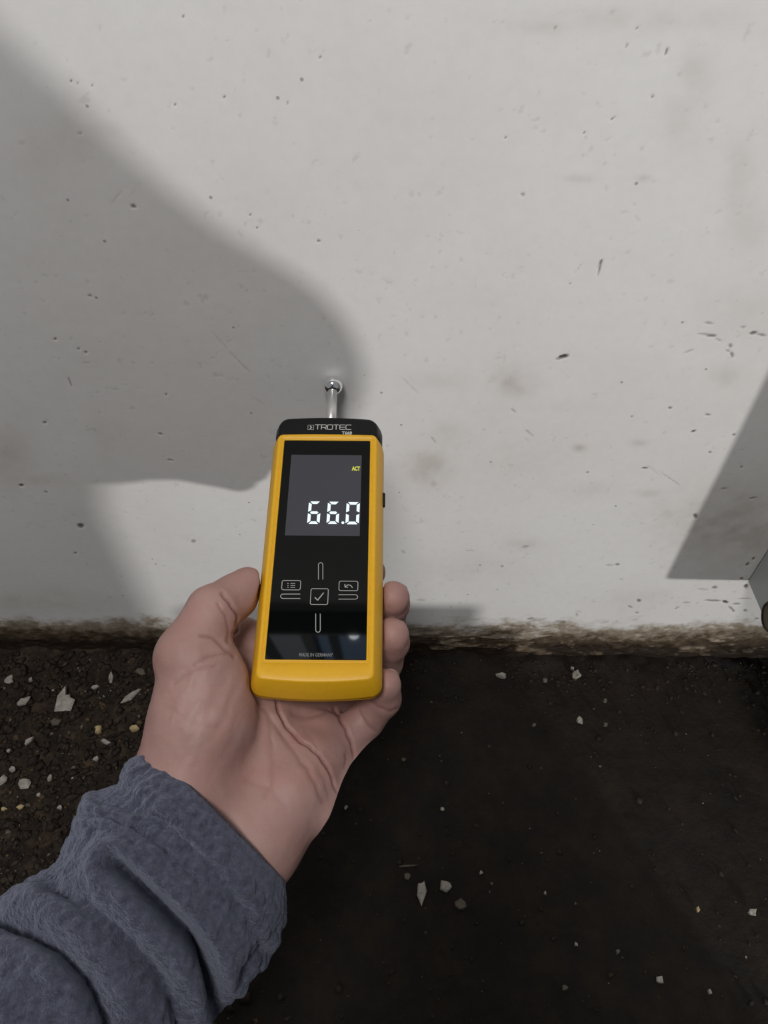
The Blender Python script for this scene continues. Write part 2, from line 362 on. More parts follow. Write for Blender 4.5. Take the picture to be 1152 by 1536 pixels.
# ------------------------------------------------------------------ signed-distance modelling
class SDF:
    def __init__(s, lo, hi, h):
        s.lo = np.array(lo, float); s.h = h
        s.n = np.ceil((np.array(hi)-s.lo)/h).astype(int)+1
        s.ax = [s.lo[i]+h*np.arange(s.n[i]) for i in range(3)]
        s.f = np.full(tuple(s.n), 0.05, np.float32)
    def sub(s, lo, hi):
        a = np.clip(np.floor((np.array(lo)-s.lo)/s.h).astype(int), 0, s.n); b = np.clip(np.ceil((np.array(hi)-s.lo)/s.h).astype(int)+1, 0, s.n)
        sl = tuple(slice(a[i], b[i]) for i in range(3))
        g = np.meshgrid(*[s.ax[i][sl[i]] for i in range(3)], indexing='ij', sparse=True)
        return sl, g
    @staticmethod
    def cone_d(g, a, b, ra, rb, flat=None):
        ab = b-a; L = float(ab@ab)+1e-12
        x, y, z = g[0]-a[0], g[1]-a[1], g[2]-a[2]
        t = np.clip((x*ab[0]+y*ab[1]+z*ab[2])/L, 0, 1)
        return np.sqrt((x-t*ab[0])**2+(y-t*ab[1])**2+(z-t*ab[2])**2)-(ra+(rb-ra)*t)
    def add(s, a, b, ra, rb, k):
        a = np.asarray(a, float); b = np.asarray(b, float); m = max(ra, rb)+k*2+.012
        sl, g = s.sub(np.minimum(a, b)-m, np.maximum(a, b)+m)
        if 0 in s.f[sl].shape: return
        s.smin(sl, s.cone_d(g, a, b, ra, rb), k)
    def ell(s, c, r, k, rot=None):
        c = np.asarray(c, float); r = np.asarray(r, float); m = r.max()+k*2+.012
        sl, g = s.sub(c-m, c+m)
        x, y, z = g[0]-c[0], g[1]-c[1], g[2]-c[2]
        if rot is not None:
            R = np.asarray(rot); x, y, z = (R[0, i]*x+R[1, i]*y+R[2, i]*z for i in range(3))
        k0 = np.sqrt((x/r[0])**2+(y/r[1])**2+(z/r[2])**2); k1 = np.sqrt((x/r[0]**2)**2+(y/r[1]**2)**2+(z/r[2]**2)**2)
        s.smin(sl, np.where(k1 > 1e-9, k0*(k0-1)/np.maximum(k1, 1e-9), -r.min()), k)
    def smin(s, sl, d, k):
        o = s.f[sl]
        if k <= 0: s.f[sl] = np.minimum(o, d); return
        h = np.maximum(k-np.abs(o-d), 0)/k
        s.f[sl] = np.minimum(o, d)-h*h*h*k/6.0
    def chain(s, pts, k, kk=None):
        for i in range(len(pts)-1):
            a, b = pts[i], pts[i+1]; s.add(a[0], b[0], a[1], b[1], k if i else (kk if kk is not None else k))
    def merge(s, other, k):
        s.smin(tuple(slice(0, n) for n in s.n), other.f, k)
    def mesh(s):
        f = s.f; ins = f < 0
        n = s.n
        c = np.zeros(tuple(n-1), np.int8)
        for dx in (0, 1):
            for dy in (0, 1):
                for dz in (0, 1): c += ins[dx:n[0]-1+dx, dy:n[1]-1+dy, dz:n[2]-1+dz]
        act = (c > 0) & (c < 8)
        I, J, K = np.nonzero(act)
        acc = np.zeros((len(I), 3)); cnt = np.zeros(len(I))
        corners = [(a, b, d) for a in (0, 1) for b in (0, 1) for d in (0, 1)]
        for p in corners:
            for ax in range(3):
                if p[ax]: continue
                q = list(p); q[ax] = 1
                f0 = f[I+p[0], J+p[1], K+p[2]]; f1 = f[I+q[0], J+q[1], K+q[2]]
                m = (f0 < 0) != (f1 < 0)
                t = np.where(m, f0/np.where(m, f0-f1, 1), 0)
                pt = np.tile(np.array(p, float), (len(I), 1)); pt[:, ax] = t
                acc[m] += pt[m]; cnt[m] += 1
        V = s.lo + (np.stack([I, J, K], 1)+acc/cnt[:, None])*s.h
        idx = np.full(tuple(n-1), -1, np.int64); idx[I, J, K] = np.arange(len(I))
        quads = []
        for ax in range(3):
            a1, a2 = (ax+1) % 3, (ax+2) % 3
            s0 = [slice(None)]*3; s1 = [slice(None)]*3
            s0[ax] = slice(0, n[ax]-1); s1[ax] = slice(1, n[ax])
            A, Bm = ins[tuple(s0)], ins[tuple(s1)]
            E = np.stack(np.nonzero(A != Bm), 1)
            E = E[(E[:, a1] > 0) & (E[:, a2] > 0) & (E[:, a1] < n[a1]-1) & (E[:, a2] < n[a2]-1)]
            flip = A[E[:, 0], E[:, 1], E[:, 2]]
            def cell(o1, o2):
                e = E.copy(); e[:, a1] -= o1; e[:, a2] -= o2; return idx[e[:, 0], e[:, 1], e[:, 2]]
            q = np.stack([cell(1, 1), cell(0, 1), cell(0, 0), cell(1, 0)], 1)
            q[~flip] = q[~flip][:, ::-1]
            quads.append(q)
        Q = np.concatenate(quads); return V, Q[(Q >= 0).all(1)]
def relax(V, Q, it=2, lam=.5):
    e = np.concatenate([Q[:, [0, 1]], Q[:, [1, 2]], Q[:, [2, 3]], Q[:, [3, 0]]]); e = np.concatenate([e, e[:, ::-1]])
    cnt = np.bincount(e[:, 0], minlength=len(V)).astype(float)
    for _ in range(it):
        a = np.stack([np.bincount(e[:, 0], V[e[:, 1], i], minlength=len(V)) for i in range(3)], 1)/np.maximum(cnt, 1)[:, None]
        V = V+(a-V)*lam
    return V

# ------------------------------------------------------------------ device frame (camera coordinates)
Fb = np.array([-.0312, -.0673, .350])
a_ax = np.array([.0007, .1057, .063]); a_ax /= np.linalg.norm(a_ax)
u_ax = np.array([1, -.012, 0.0]); u_ax -= a_ax*(u_ax@a_ax); u_ax /= np.linalg.norm(u_ax)
n_ax = -np.cross(u_ax, a_ax)      # towards the lens
def dv(u, v, w): return c2w(Fb + u*u_ax + v*a_ax + w*n_ax)
def dvm(P): P = np.asarray(P, float); return c2w(Fb + P[:, :1]*u_ax + P[:, 1:2]*a_ax + P[:, 2:3]*n_ax)

# ------------------------------------------------------------------ the hand
PERSON = empty('person', (0.0, -0.45, 0.0), 'person crouching in a grey-blue fleece, bare left hand holding a yellow meter to the wall', 'person')
PO = np.array([0.0, -0.45, 0.0])
def build_hand():
    g = SDF((-.150, -.225, .300), (.035, -.010, .455), .0009)
    mm = .001
    def P(x, y, z, r): return (C(x, y, z*mm), r*mm)
    # forearm and wrist (two parallel bones of flesh)
    g.chain([P(60, 1470, 322, 25), P(277, 1178, 347, 22)], 10*mm)
    g.chain([P(180, 1520, 326, 25), P(381, 1262, 349, 19.5)], 14*mm)
    # palm rays
    g.chain([P(277, 1178, 347, 22), P(336, 1085, 372, 19), P(398, 985, 398, 13)], 12*mm)
    g.chain([P(330, 1215, 350, 20), P(395, 1100, 374, 17), P(440, 1005, 404, 13)], 14*mm)
    g.chain([P(381, 1262, 349, 19.5), P(432, 1160, 369, 17), P(478, 1055, 397, 13)], 14*mm)
    g.chain([P(381, 1262, 349, 19.5), P(438, 1190, 360, 18.5), P(470, 1140, 371, 14.5), P(507, 1112, 380, 11)], 12*mm)
    # thenar mound and thumb
    g.chain([P(277, 1170, 345, 22), P(300, 1085, 350, 22.5), P(296, 1000, 353, 18)], 9*mm)
    g.ell(C(316, 1062, .353), (.020, .030, .019), 9*mm)
    g.chain([P(296, 1000, 353, 18), P(284, 985, 352, 15.2), P(320, 917, 361, 12.2), P(350, 897, 371, 10.6), P(371, 881, 376, 10.0)], 5*mm)
    # pads at the finger roots
    g.ell(C(472, 1098, .376), (.014, .011, .010), 4*mm)
    g.ell(C(455, 1160, .364), (.014, .018, .012), 5*mm)
    g.ell(C(368, 1010, .385), (.013, .012, .010), 5*mm)
    g.ell(C(364, 968, .397), (.0135, .015, .012), 4*mm)
    # each finger is its own chain, then joined with a tight blend so that the gaps stay
    def add_finger(pts, k):
        lo = np.min([p[0] for p in pts], 0)-.03; hi = np.max([p[0] for p in pts], 0)+.03
        sl, gg = g.sub(lo, hi)
        f = None
        for i in range(len(pts)-1):
            d = g.cone_d(gg, pts[i][0], pts[i+1][0], pts[i][1], pts[i+1][1])
            if f is None: f = d
            else:
                kk = .004; h = np.maximum(kk-np.abs(f-d), 0)/kk; f = np.minimum(f, d)-h*h*h*kk/6
        g.smin(sl, f, k)
    add_finger([P(398, 985, 398, 12.5), P(470, 905, 424, 10.5), P(525, 872, 430, 9), P(556, 858, 424, 8.2)], 2.2*mm)
    add_finger([P(440, 1005, 404, 12.5), P(548, 972, 424, 10.4), P(582, 930, 414, 9.2), P(588, 906, 396, 8.9), P(589, 897, 388, 8.7)], 1.6*mm)
    add_finger([P(478, 1055, 397, 12.5), P(560, 1035, 416, 10.2), P(577, 992, 404, 9.3), P(586, 963, 388, 9.2), P(587, 953, 382, 8.9)], 1.6*mm)
    add_finger([P(505, 1116, 379, 11.2), P(548, 1080, 386, 9.2), P(575, 1048, 378, 8.6), P(577, 1028, 371, 8.0)], 1.6*mm)
    # leave room for the meter: the flesh flattens against it
    sl, gg = g.sub((-.08, -.12, .32), (.02, .0, .46))
    X = gg[0]-Fb[0]; Y = gg[1]-Fb[1]; Z = gg[2]-Fb[2]
    q = [X*ax[0]+Y*ax[1]+Z*ax[2] for ax in (u_ax, a_ax, n_ax)]
    q[1] = q[1]-.0618; q[2] = q[2]+.0125
    r = .006
    dx, dy, dz = np.abs(q[0])-(.0304-r), np.abs(q[1])-(.0765-r), np.abs(q[2])-(.0125-r)
    db = np.sqrt(np.maximum(dx, 0)**2+np.maximum(dy, 0)**2+np.maximum(dz, 0)**2)+np.minimum(np.maximum(dx, np.maximum(dy, dz)), 0)-r
    o = g.f[sl]; b = -(db-.0004); k = .003; h = np.maximum(k-np.abs(o-b), 0)/k
    g.f[sl] = np.maximum(o, b)+h*h*h*k/6
    V, Q = g.mesh(); V = relax(V, Q, 2)
    # creases of the palm, sculpted in as real grooves
    px = 576+F_PX*V[:, 0]/V[:, 2]; py = 768-F_PX*V[:, 1]/V[:, 2]
    e1 = V[Q[:, 2]]-V[Q[:, 0]]; e2 = V[Q[:, 3]]-V[Q[:, 1]]; fn = np.cross(e1, e2)
    N = np.zeros_like(V)
    for i in range(4):
        for c in range(3): N[:, c] += np.bincount(Q[:, i], fn[:, c], minlength=len(V))
    N /= np.linalg.norm(N, axis=1)[:, None]+1e-12
    if np.mean((N*(V-V.mean(0))).sum(1)) < 0: N = -N; Q = Q[:, ::-1].copy()
    view = -V/np.linalg.norm(V, axis=1)[:, None]
    front = np.clip((N*view).sum(1)*2, 0, 1)
    front *= (V[:, 2] < .40)
    creases = [
     ([(334, 890), (348, 908), (356, 928), (357, 945), (350, 952)], 2.0, 2.6, .7), ([(326, 905), (338, 925), (344, 945), (342, 962)], .8, 2.6, .4),
     ([(300, 952), (318, 955), (332, 966), (342, 978), (352, 985)], 1.0, 3.4, .5), ([(262, 1026), (280, 1012), (300, 1003), (322, 1000)], .6, 3.5, .25),
     ([(292, 1000), (305, 988), (325, 981), (340, 980)], .6, 3, .35),
     ([(416, 1050), (420, 1070), (430, 1090), (450, 1110), (470, 1127), (488, 1147), (499, 1167), (505, 1188)], 2.6, 2.5, 1.0),
     ([(398, 1062), (410, 1085), (426, 1107), (446, 1132), (462, 1155), (474, 1175), (484, 1205)], .9, 4.2, .35),
     ([(404, 1080), (408, 1110), (410, 1140), (405, 1170), (398, 1195)], .6, 5, .2),
     ([(503, 1062), (511, 1082), (522, 1102), (529, 1118), (531, 1136)], 2.2, 2.4, .9), ([(517, 1132), (521, 1142), (519, 1152)], .8, 2.5, .4),
     ([(538, 1066), (545, 1080), (553, 1090), (562, 1096)], .9, 2.8, .35), ([(556, 1052), (568, 1062), (584, 1067), (596, 1064)], .7, 3.0, .4),
     ([(440, 1070), (460, 1074), (480, 1072), (500, 1060)], 1.0, 6, .25), ([(250, 1060), (300, 1090), (330, 1092)], .3, 7, .1), ([(370, 1170), (400, 1180), (430, 1210)], .4, 6, .12),
     ([(492, 1200), (486, 1170), (478, 1150)], .5, 4, .15), ([(456, 1090), (470, 1108), (478, 1128)], .4, 4, .1)]
    off = np.zeros(len(V)); flush = np.zeros(len(V))
    jx = 2.0*vnoise(px/14, py/14, seed=90); jy = 2.0*vnoise(px/14, py/14, seed=91)
    for pts, dep, w, fl in creases:
        d = polydist(px+jx, py+jy, pts); w = w*.8; dep = dep*.75; gs = np.exp(-(d/w)**1.4)
        off -= dep*mm*gs*front
        off += .10*dep*mm*np.exp(-((d-2.4*w)/(1.5*w))**2)*front
        flush = np.maximum(flush, fl*np.exp(-(d/(w*.9))**2)*front)
    off += .00035*fbm(V[:, 0]*130, V[:, 1]*130, V[:, 2]*130, oct=3, seed=60)
    # small pucker lines on the thenar
    off += .00022*front*np.exp(-(((px-300)/70)**2+((py-1060)/80)**2))*np.sin(px*.22+py*.10+4*fbm(px/30, py/30, seed=61))
    V = V + N*off[:, None]
    tips = [(589, 897, .388), (587, 953, .382), (577, 1028, .371), (370, 880, .375), (556, 858, .424)]
    for t in tips:
        d = np.linalg.norm(V-C(*t), axis=1); flush = np.maximum(flush, .22*np.exp(-(d/.016)**2))
    d = np.linalg.norm(V-C(480, 1080, .37), axis=1); flush = np.maximum(flush, .16*np.exp(-(d/.022)**2))
    return c2w(V), Q, flush
handV, handQ, handF = build_hand()

# ------------------------------------------------------------------ the sleeve (lofted fleece tube with folds)
T = np.array([-.64, -.64, -.41]); T /= np.linalg.norm(T)
U = np.array([.7, -.71, 0.0]); U -= T*(U@T); U /= np.linalg.norm(U)
Vx = np.cross(T, U)
if Vx[2] > 0: Vx = -Vx
def build_sleeve():
    C0 = C(326, 1220, .345)
    kS = [0, 6, 12, 20, 32, 45, 58, 80, 120, 190, 270]
    kL = [40, 44, 44.5, 40, 48, 41, 35.5, 42, 47, 52, 56]
    kR = [44, 48, 53, 57, 58.5, 57, 56, 62, 62, 60, 58]
    kF = [27, 31, 34, 33, 36, 36, 35, 42, 48, 52, 54]
    kB = [27, 30, 34, 36, 38, 39, 42, 44, 46, 50, 54]
    inner = [(34, 0.72), (24, .74), (14, .77), (6, .83), (2, .90), (0, .96)]     # folded-in cuff
    srow = [i[0] for i in inner]; fac = [i[1] for i in inner]
    ss = np.concatenate([srow, np.arange(1, 262, .85)]); ff = np.concatenate([fac, np.ones(len(ss)-len(srow))])
    ff[len(srow):len(srow)+4] = [.98, .99, 1, 1]
    NP = 400
    ph = np.linspace(0, 2*np.pi, NP, endpoint=False)
    rows = []; sv = []
    for s, f in zip(ss, ff):
        L, R, Fr, Bk = (np.interp(s, kS, k)*.001*f for k in (kL, kR, kF, kB))
        cu, cv = np.cos(ph), np.sin(ph)
        u = np.where(cu > 0, R, L)*np.sign(cu)*np.abs(cu)**.92; v = np.where(cv > 0, Fr, Bk)*np.sign(cv)*np.abs(cv)**.92
        sag = -.10*max(0, s-60)*.001
        rows.append(C0 + T*s*.001 + u[:, None]*U + v[:, None]*Vx); sv.append(np.full(NP, s))
    V = np.concatenate(rows); s_all = np.concatenate(sv); n = len(ss)
    idx = np.arange(n*NP).reshape(n, NP); nx = np.roll(idx, -1, 1)
    Q = np.stack([idx[:-1], nx[:-1], nx[1:], idx[1:]], -1).reshape(-1, 4)
    e1 = V[Q[:, 2]]-V[Q[:, 0]]; e2 = V[Q[:, 3]]-V[Q[:, 1]]; fn = np.cross(e1, e2)
    N = np.zeros_like(V)
    for i in range(4):
        for c in range(3): N[:, c] += np.bincount(Q[:, i], fn[:, c], minlength=len(V))
    N /= np.linalg.norm(N, axis=1)[:, None]+1e-12
    rad = V-(C0+np.outer(((V-C0)@T), T))
    if np.mean((N*rad).sum(1)) < 0: N = -N; Q = Q[:, ::-1].copy()
    px = 576+F_PX*V[:, 0]/V[:, 2]; py = 768-F_PX*V[:, 1]/V[:, 2]
    view = -V/np.linalg.norm(V, axis=1)[:, None]
    front = np.clip((N*view).sum(1)*1.6+.25, 0, 1)
    outer = np.ones(len(V)); outer[:len(inner)*NP] = 0
    px = px + 5*fbm(V[:, 0]*60, V[:, 1]*60, V[:, 2]*60, oct=2, seed=71); py = py + 5*fbm(V[:, 0]*60, V[:, 1]*60, V[:, 2]*60, oct=2, seed=72)
    val = [([(150, 1195), (205, 1212), (262, 1252), (318, 1305), (368, 1370), (395, 1425)], 2.4, 11),
           ([(118, 1222), (160, 1222), (205, 1240), (250, 1275), (300, 1330)], 2.6, 6),
           ([(120, 1236), (160, 1243), (200, 1262), (245, 1300)], 1.5, 5),
           ([(172, 1296), (212, 1330), (254, 1370), (290, 1410), (314, 1450), (326, 1490), (332, 1540)], 17, 12),
           ([(80, 1330), (110, 1345), (170, 1390), (230, 1450), (260, 1500), (275, 1545)], 4, 12),
           ([(-20, 1372), (40, 1382), (95, 1418), (140, 1468), (165, 1536), (175, 1600)], 11, 17),
           ([(345, 1500), (365, 1455), (395, 1430)], 3, 9)]
    off = np.zeros(len(V))
    for pts, dep, w in val:
        d = polydist(px, py, pts); off -= dep*.001*(.65*np.exp(-(d/w)**2)+.35*np.exp(-(d/(w*.45))**1.5))*front
        off += .28*dep*.001*np.exp(-((d-2.3*w)/(1.5*w))**2)*front
    x, y, z = V[:, 0], V[:, 1], V[:, 2]
    sc = (V-C0)@T
    # stretched pile: lumps lie across the arm
    off += .0015*fbm(x*190, y*170, z*170, oct=4, seed=73) + .0015*fbm(x*45, y*45, z*45, oct=3, seed=74)
    lump = np.abs(fbm(x*260+sc*240, y*260+sc*240, z*260, oct=2, seed=75)); off -= .0007*np.exp(-(lump/.16)**2)*(.3+.7*sstep(-.2, .4, fbm(x*30, y*30, z*30, seed=76)))
    off += .0013*fbm(x*340+sc*120, y*340+sc*120, z*340, oct=2, seed=77)
    off = off*(.25+.75*sstep(0, 9, s_all)); off = np.where(outer > 0, off, off*.3)
    V = V + N*off[:, None]
    return c2w(V), Q
slV, slQ = build_sleeve()

# ------------------------------------------------------------------ rest of the crouching figure (behind the lens; it throws the big shadow)
def w(p): return np.array(p, float)
elbL = c2w(C(326, 1220, .345)+T*.255); 
SHL, SHR = w((-.235, -.27, .53)), w((.055, -.34, .60))
ELR = w((.178, -.10, .317)); HANDR = w((.010, -.105, .480))
def build_figure():
    j = SDF((-.42, -.85, .0), (.42, .15, .80), .008)          # jacket
    j.chain([(elbL+ (c2w(C(326,1220,.345))-elbL)*.15, .050), (elbL, .054), (SHL, .072)], .03)
    j.chain([(HANDR+(ELR-HANDR)*.42, .046), (ELR+w((-.01, .0, .02)), .050), (ELR, .047), (SHR, .068)], .03)
    j.add(ELR, w((.11, -.12, .325)), .047, .046, .03)
    j.add(SHL, SHR, .085, .085, .05)
    j.chain([(w((-.07, -.32, .55)), .11), (w((-.06, -.45, .42)), .12), (w((-.04, -.62, .29)), .12)], .06)
    j.ell(w((-.06, -.30, .665)), (.075, .075, .04), .02)
    JV, JQ = j.mesh(); JV = relax(JV, JQ, 3)
    n = JV.shape[0]
    JV = JV + .006*fbm(JV[:, 0]*14, JV[:, 1]*14, JV[:, 2]*14, oct=3, seed=80)[:, None]*w((.5, .5, .5))
    V = np.concatenate([slV, JV]); Q = np.concatenate([slQ, JQ+len(slV)])
    o = mesh_obj('fleece_jacket', V-PO, Q, M_fleece, PERSON); tag(o, 'grey-blue fleece sleeve bunched at the wrist')
    # trousers
    t = SDF((-.42, -.85, .0), (.42, .0, .60), .008)
    for sx, kx, fx in ((-1, -.235, -.25), (1, .142, .252)):
        hip = w((sx*.09, -.62, .24)); knee = w((kx, -.27, .395 if sx < 0 else .300)); ank = w((fx, -.42, .09))
        t.chain([(hip, .10), (knee, .068), (knee+w((0, -.015, -.03)), .064), (ank, .050)], .025)
    t.add(w((-.09, -.64, .25)), w((.09, -.64, .25)), .12, .12, .04)
    TV, TQ = t.mesh(); TV = relax(TV, TQ, 3)
    mesh_obj('trousers', TV-PO, TQ, plain('dark_denim', (.02, .025, .04), .9, 0, .2, .3, 200), PERSON)
    for sx, fx, tx in ((-1, -.25, -.30), (1, .252, .345)):
        b = SDF((fx-.16, -.56, -.01), (fx+.2, -.02, .18), .005)
        a = w((fx, -.42, .05)); toe = w((tx, -.20, .042))
        b.chain([(a+w((0, 0, .06)), .047), (a, .046)], .02); b.chain([(a+w((0, -.02, -.006)), .043), (a*.5+toe*.5+w((0, 0, .008)), .048), (toe, .044)], .02)
        b.f = np.maximum(b.f, (0.004-b.ax[2])[None, None, :].astype(np.float32))
        BV, BQ = b.mesh(); mesh_obj('boot', relax(BV, BQ, 1)-PO, BQ, plain('boot_leather', (.03, .022, .016), .6, 0, .4, .2, 80), PERSON)
    # skin: head, neck, right hand; joined with the left hand into the one body mesh
    hc = w((-.05, -.25, .835))
    b = SDF((-.20, -.42, .58), (.12, -.05, 1.0), .0045)
    b.ell(hc, (.074, .092, .088), .02); b.ell(hc+w((0, .030, -.060)), (.055, .062, .055), .03)
    b.add(hc+w((0, -.03, -.06)), w((-.06, -.31, .62)), .056, .062, .03)
    b.add(hc+w((0, .088, -.008)), hc+w((0, .104, -.038)), .008, .012, .012)          # nose
    b.add(hc+w((-.02, .088, -.068)), hc+w((.02, .088, -.068)), .006, .006, .008)     # lips
    b.add(hc+w((-.04, .078, .022)), hc+w((.04, .078, .022)), .008, .008, .02)        # brow
    b.ell(hc+w((0, .07, -.10)), (.02, .018, .015), .02)                              # chin
    for s in (-1, 1):
        b.ell(hc+w((s*.076, -.005, -.012)), (.008, .018, .030), .006)                # ears
        b.ell(hc+w((s*.031, .080, .002)), (.012, .010, .010), .003)                  # eyes
    HV, HQ = b.mesh(); HV = relax(HV, HQ, 1)
    r = SDF((-.06, -.22, .35), (.16, .0, .62), .0024)
    r.chain([(HANDR+(ELR-HANDR)*.5, .026), (HANDR+w((.012, -.01, -.02)), .024)], .01)
    pc = HANDR+w((.012, -.008, .02))
    r.ell(pc, (.020, .040, .040), .015); 
    for i in range(4):                                                               # fingers along the right edge of the phone
        k0 = pc+w((.016, -.034+.0*i, .032-.021*i)); k1 = k0+w((.004, .036, .010)); k2 = k1+w((-.020, .012, .004)); k3 = k2+w((-.016, -.002, 0))
        rr = [.0095, .0098, .0092, .008][i]
        r.chain([(k0, rr*1.1), (k1, rr), (k2, rr*.9), (k3, rr*.82)], .004)
    r.chain([(pc+w((.0, -.03, -.02)), .013), (pc+w((-.012, -.045, .012)), .011), (pc+w((-.032, -.038, .034)), .009)], .006)
    RV, RQ = r.mesh(); RV = relax(RV, RQ, 1)
    V = np.concatenate([handV, HV, RV]); Q = np.concatenate([handQ, HQ+len(handV), RQ+len(handV)+len(HV)])
    fl = np.concatenate([handF, np.full(len(HV)+len(RV), .1)])
    o = mesh_obj('body', V-PO, Q, M_skin, PERSON, attrs={'flush': fl}); tag(o, 'bare left hand, thumb and fingertips gripping the sides of the meter')
    def nail(c, r, dors, along):
        dz = np.array(dors, float); dz /= np.linalg.norm(dz); al = np.array(along, float); al -= dz*(al@dz); al /= np.linalg.norm(al); sd = np.cross(dz, al)
        NV = []; NF = []; nu, nv = 9, 7
        for lv in (0, 1):
            for i in range(nu):
                for q in range(nv):
                    a = (i/(nu-1)-.5)*1.5; b = (q/(nv-1)-.5)*2
                    rr = r+(.0004 if lv else -.0012)
                    NV.append(c + dz*(rr*math.cos(a)-.0003*b*b) + sd*rr*math.sin(a)*(1-.12*b*b) + al*b*.0058*(1-.22*(2*i/(nu-1)-1)**2))
        for lv in (0, 1):
            for i in range(nu-1):
                for q in range(nv-1):
                    k = lv*nu*nv+i*nv+q; f = (k, k+nv, k+nv+1, k+1); NF.append(f if lv else f[::-1])
        o = mesh_obj('fingernail', c2w(np.array(NV))-PO, NF, M_nail, PERSON)
    M_nail = plain('nail', (.55, .38, .33), .3, 0, .5)
    nail(C(589, 897, .388), .0088, (.35, .1, .9), (-.2, .75, -.5)); nail(C(587, 953, .382), .0090, (.35, .1, .9), (-.2, .75, -.5)); nail(C(577, 1028, .371), .0081, (.35, .1, .9), (-.2, .75, -.5))
    h = SDF((-.20, -.42, .74), (.12, -.08, 1.0), .0045)
    h.ell(hc+w((0, -.012, .014)), (.082, .096, .088), .01)
    gx = np.meshgrid(*h.ax, indexing='ij', sparse=True)
    h.f = np.maximum(h.f, ((gx[1]-(hc[1]+.045))*.6 - (gx[2]-(hc[2]+.02))*.8).astype(np.float32))
    h.f = h.f + (.004*np.sin(gx[0]*260+gx[1]*90)).astype(np.float32)
    XV, XQ = h.mesh(); mesh_obj('hair', XV-PO, XQ, plain('brown_hair', (.05, .03, .018), .7, 0, .3, .4, 150), PERSON)
build_figure()

# the phone the picture is taken with, in the right hand behind the lens
def build_phone():
    c = CAM-fw*.0100-up*.058
    ph = empty('smartphone', c, 'black smartphone held upright in the right hand above the meter', 'phone')
    Rm = Matrix(((rt[0], up[0], -fw[0]), (rt[1], up[1], -fw[1]), (rt[2], up[2], -fw[2])))
    def slabm(name, cx, cy, cz, sx, sy, sz, bev, mat):
        bm = bmesh.new(); box(bm, (cx, cy, cz), (sx, sy, sz)); bmesh.ops.bevel(bm, geom=bm.edges[:], offset=bev, segments=3, affect='EDGES')
        bmesh.ops.transform(bm, matrix=Rm.to_4x4(), verts=bm.verts); return bm_obj(name, bm, mat, ph, False)
    slabm('body', 0, 0, 0, .074, .150, .0078, .0036, M_black); slabm('screen', 0, 0, .0040, .068, .144, .0006, .0002, M_glass)
    slabm('camera_bump', .012, .052, -.0046, .034, .034, .0020, .0009, M_black)
build_phone()
# ------------------------------------------------------------------ moisture meter
MLOC = dv(0, .06, -.012)
METER = empty('moisture_meter', MLOC, 'yellow handheld moisture meter with black face, ball probe touching the white wall', 'meter')
def outline(hw, v0, v1, rc, bulge0, bulge1, n=10):
    pts = []
    # bottom edge (curved), right side, top edge (curved), left side
    def arc(cx, cy, r, a0, a1):
        for i in range(n+1):
            a = math.radians(a0+(a1-a0)*i/n); pts.append([cx+r*math.cos(a), cy+r*math.sin(a)])
    arc(hw-rc, v0+rc, rc, -90, 0); arc(hw-rc, v1-rc, rc, 0, 90)
    m = 14
    for i in range(1, m): pts.append([(hw-rc)*(1-2*i/m), v1])
    arc(-hw+rc, v1-rc, rc, 90, 180); arc(-hw+rc, v0+rc, rc, 180, 270)
    for i in range(1, m): pts.append([-(hw-rc)*(1-2*i/m), v0])
    P = np.array(pts)
    mid = (v0+v1)/2
    x = P[:, 0]/hw
    low = P[:, 1] < mid; 
    P[low, 1] -= bulge0*(1-x[low]**2); P[~low, 1] += bulge1*(1-x[~low]**2)
    return P
def loft_layers(name, layers, mat, parent=METER, cap_front=True, cap_back=True):
    n = len(layers[0][0]); V = []; Fc = []
    for P, wz in layers: V += [(p[0], p[1], wz) for p in P]
    for k in range(len(layers)-1):
        for i in range(n):
            jn = (i+1) % n; Fc.append((k*n+i, k*n+jn, (k+1)*n+jn, (k+1)*n+i))
    if cap_front: Fc.append(tuple(range(n))[::-1])
    if cap_back: Fc.append(tuple((len(layers)-1)*n+i for i in range(n)))
    V = dvm(V)-MLOC
    o = mesh_obj(name, V, Fc, mat, parent if parent is METER else None)
    me = o.data; bm = bmesh.new(); bm.from_mesh(me); bmesh.ops.recalc_face_normals(bm, faces=bm.faces); bm.to_mesh(me); bm.free()
    me.polygons.foreach_set('use_smooth', np.array([len(p.vertices) == 4 for p in me.polygons]))
    if parent is not METER and parent: o.parent = parent
    return o
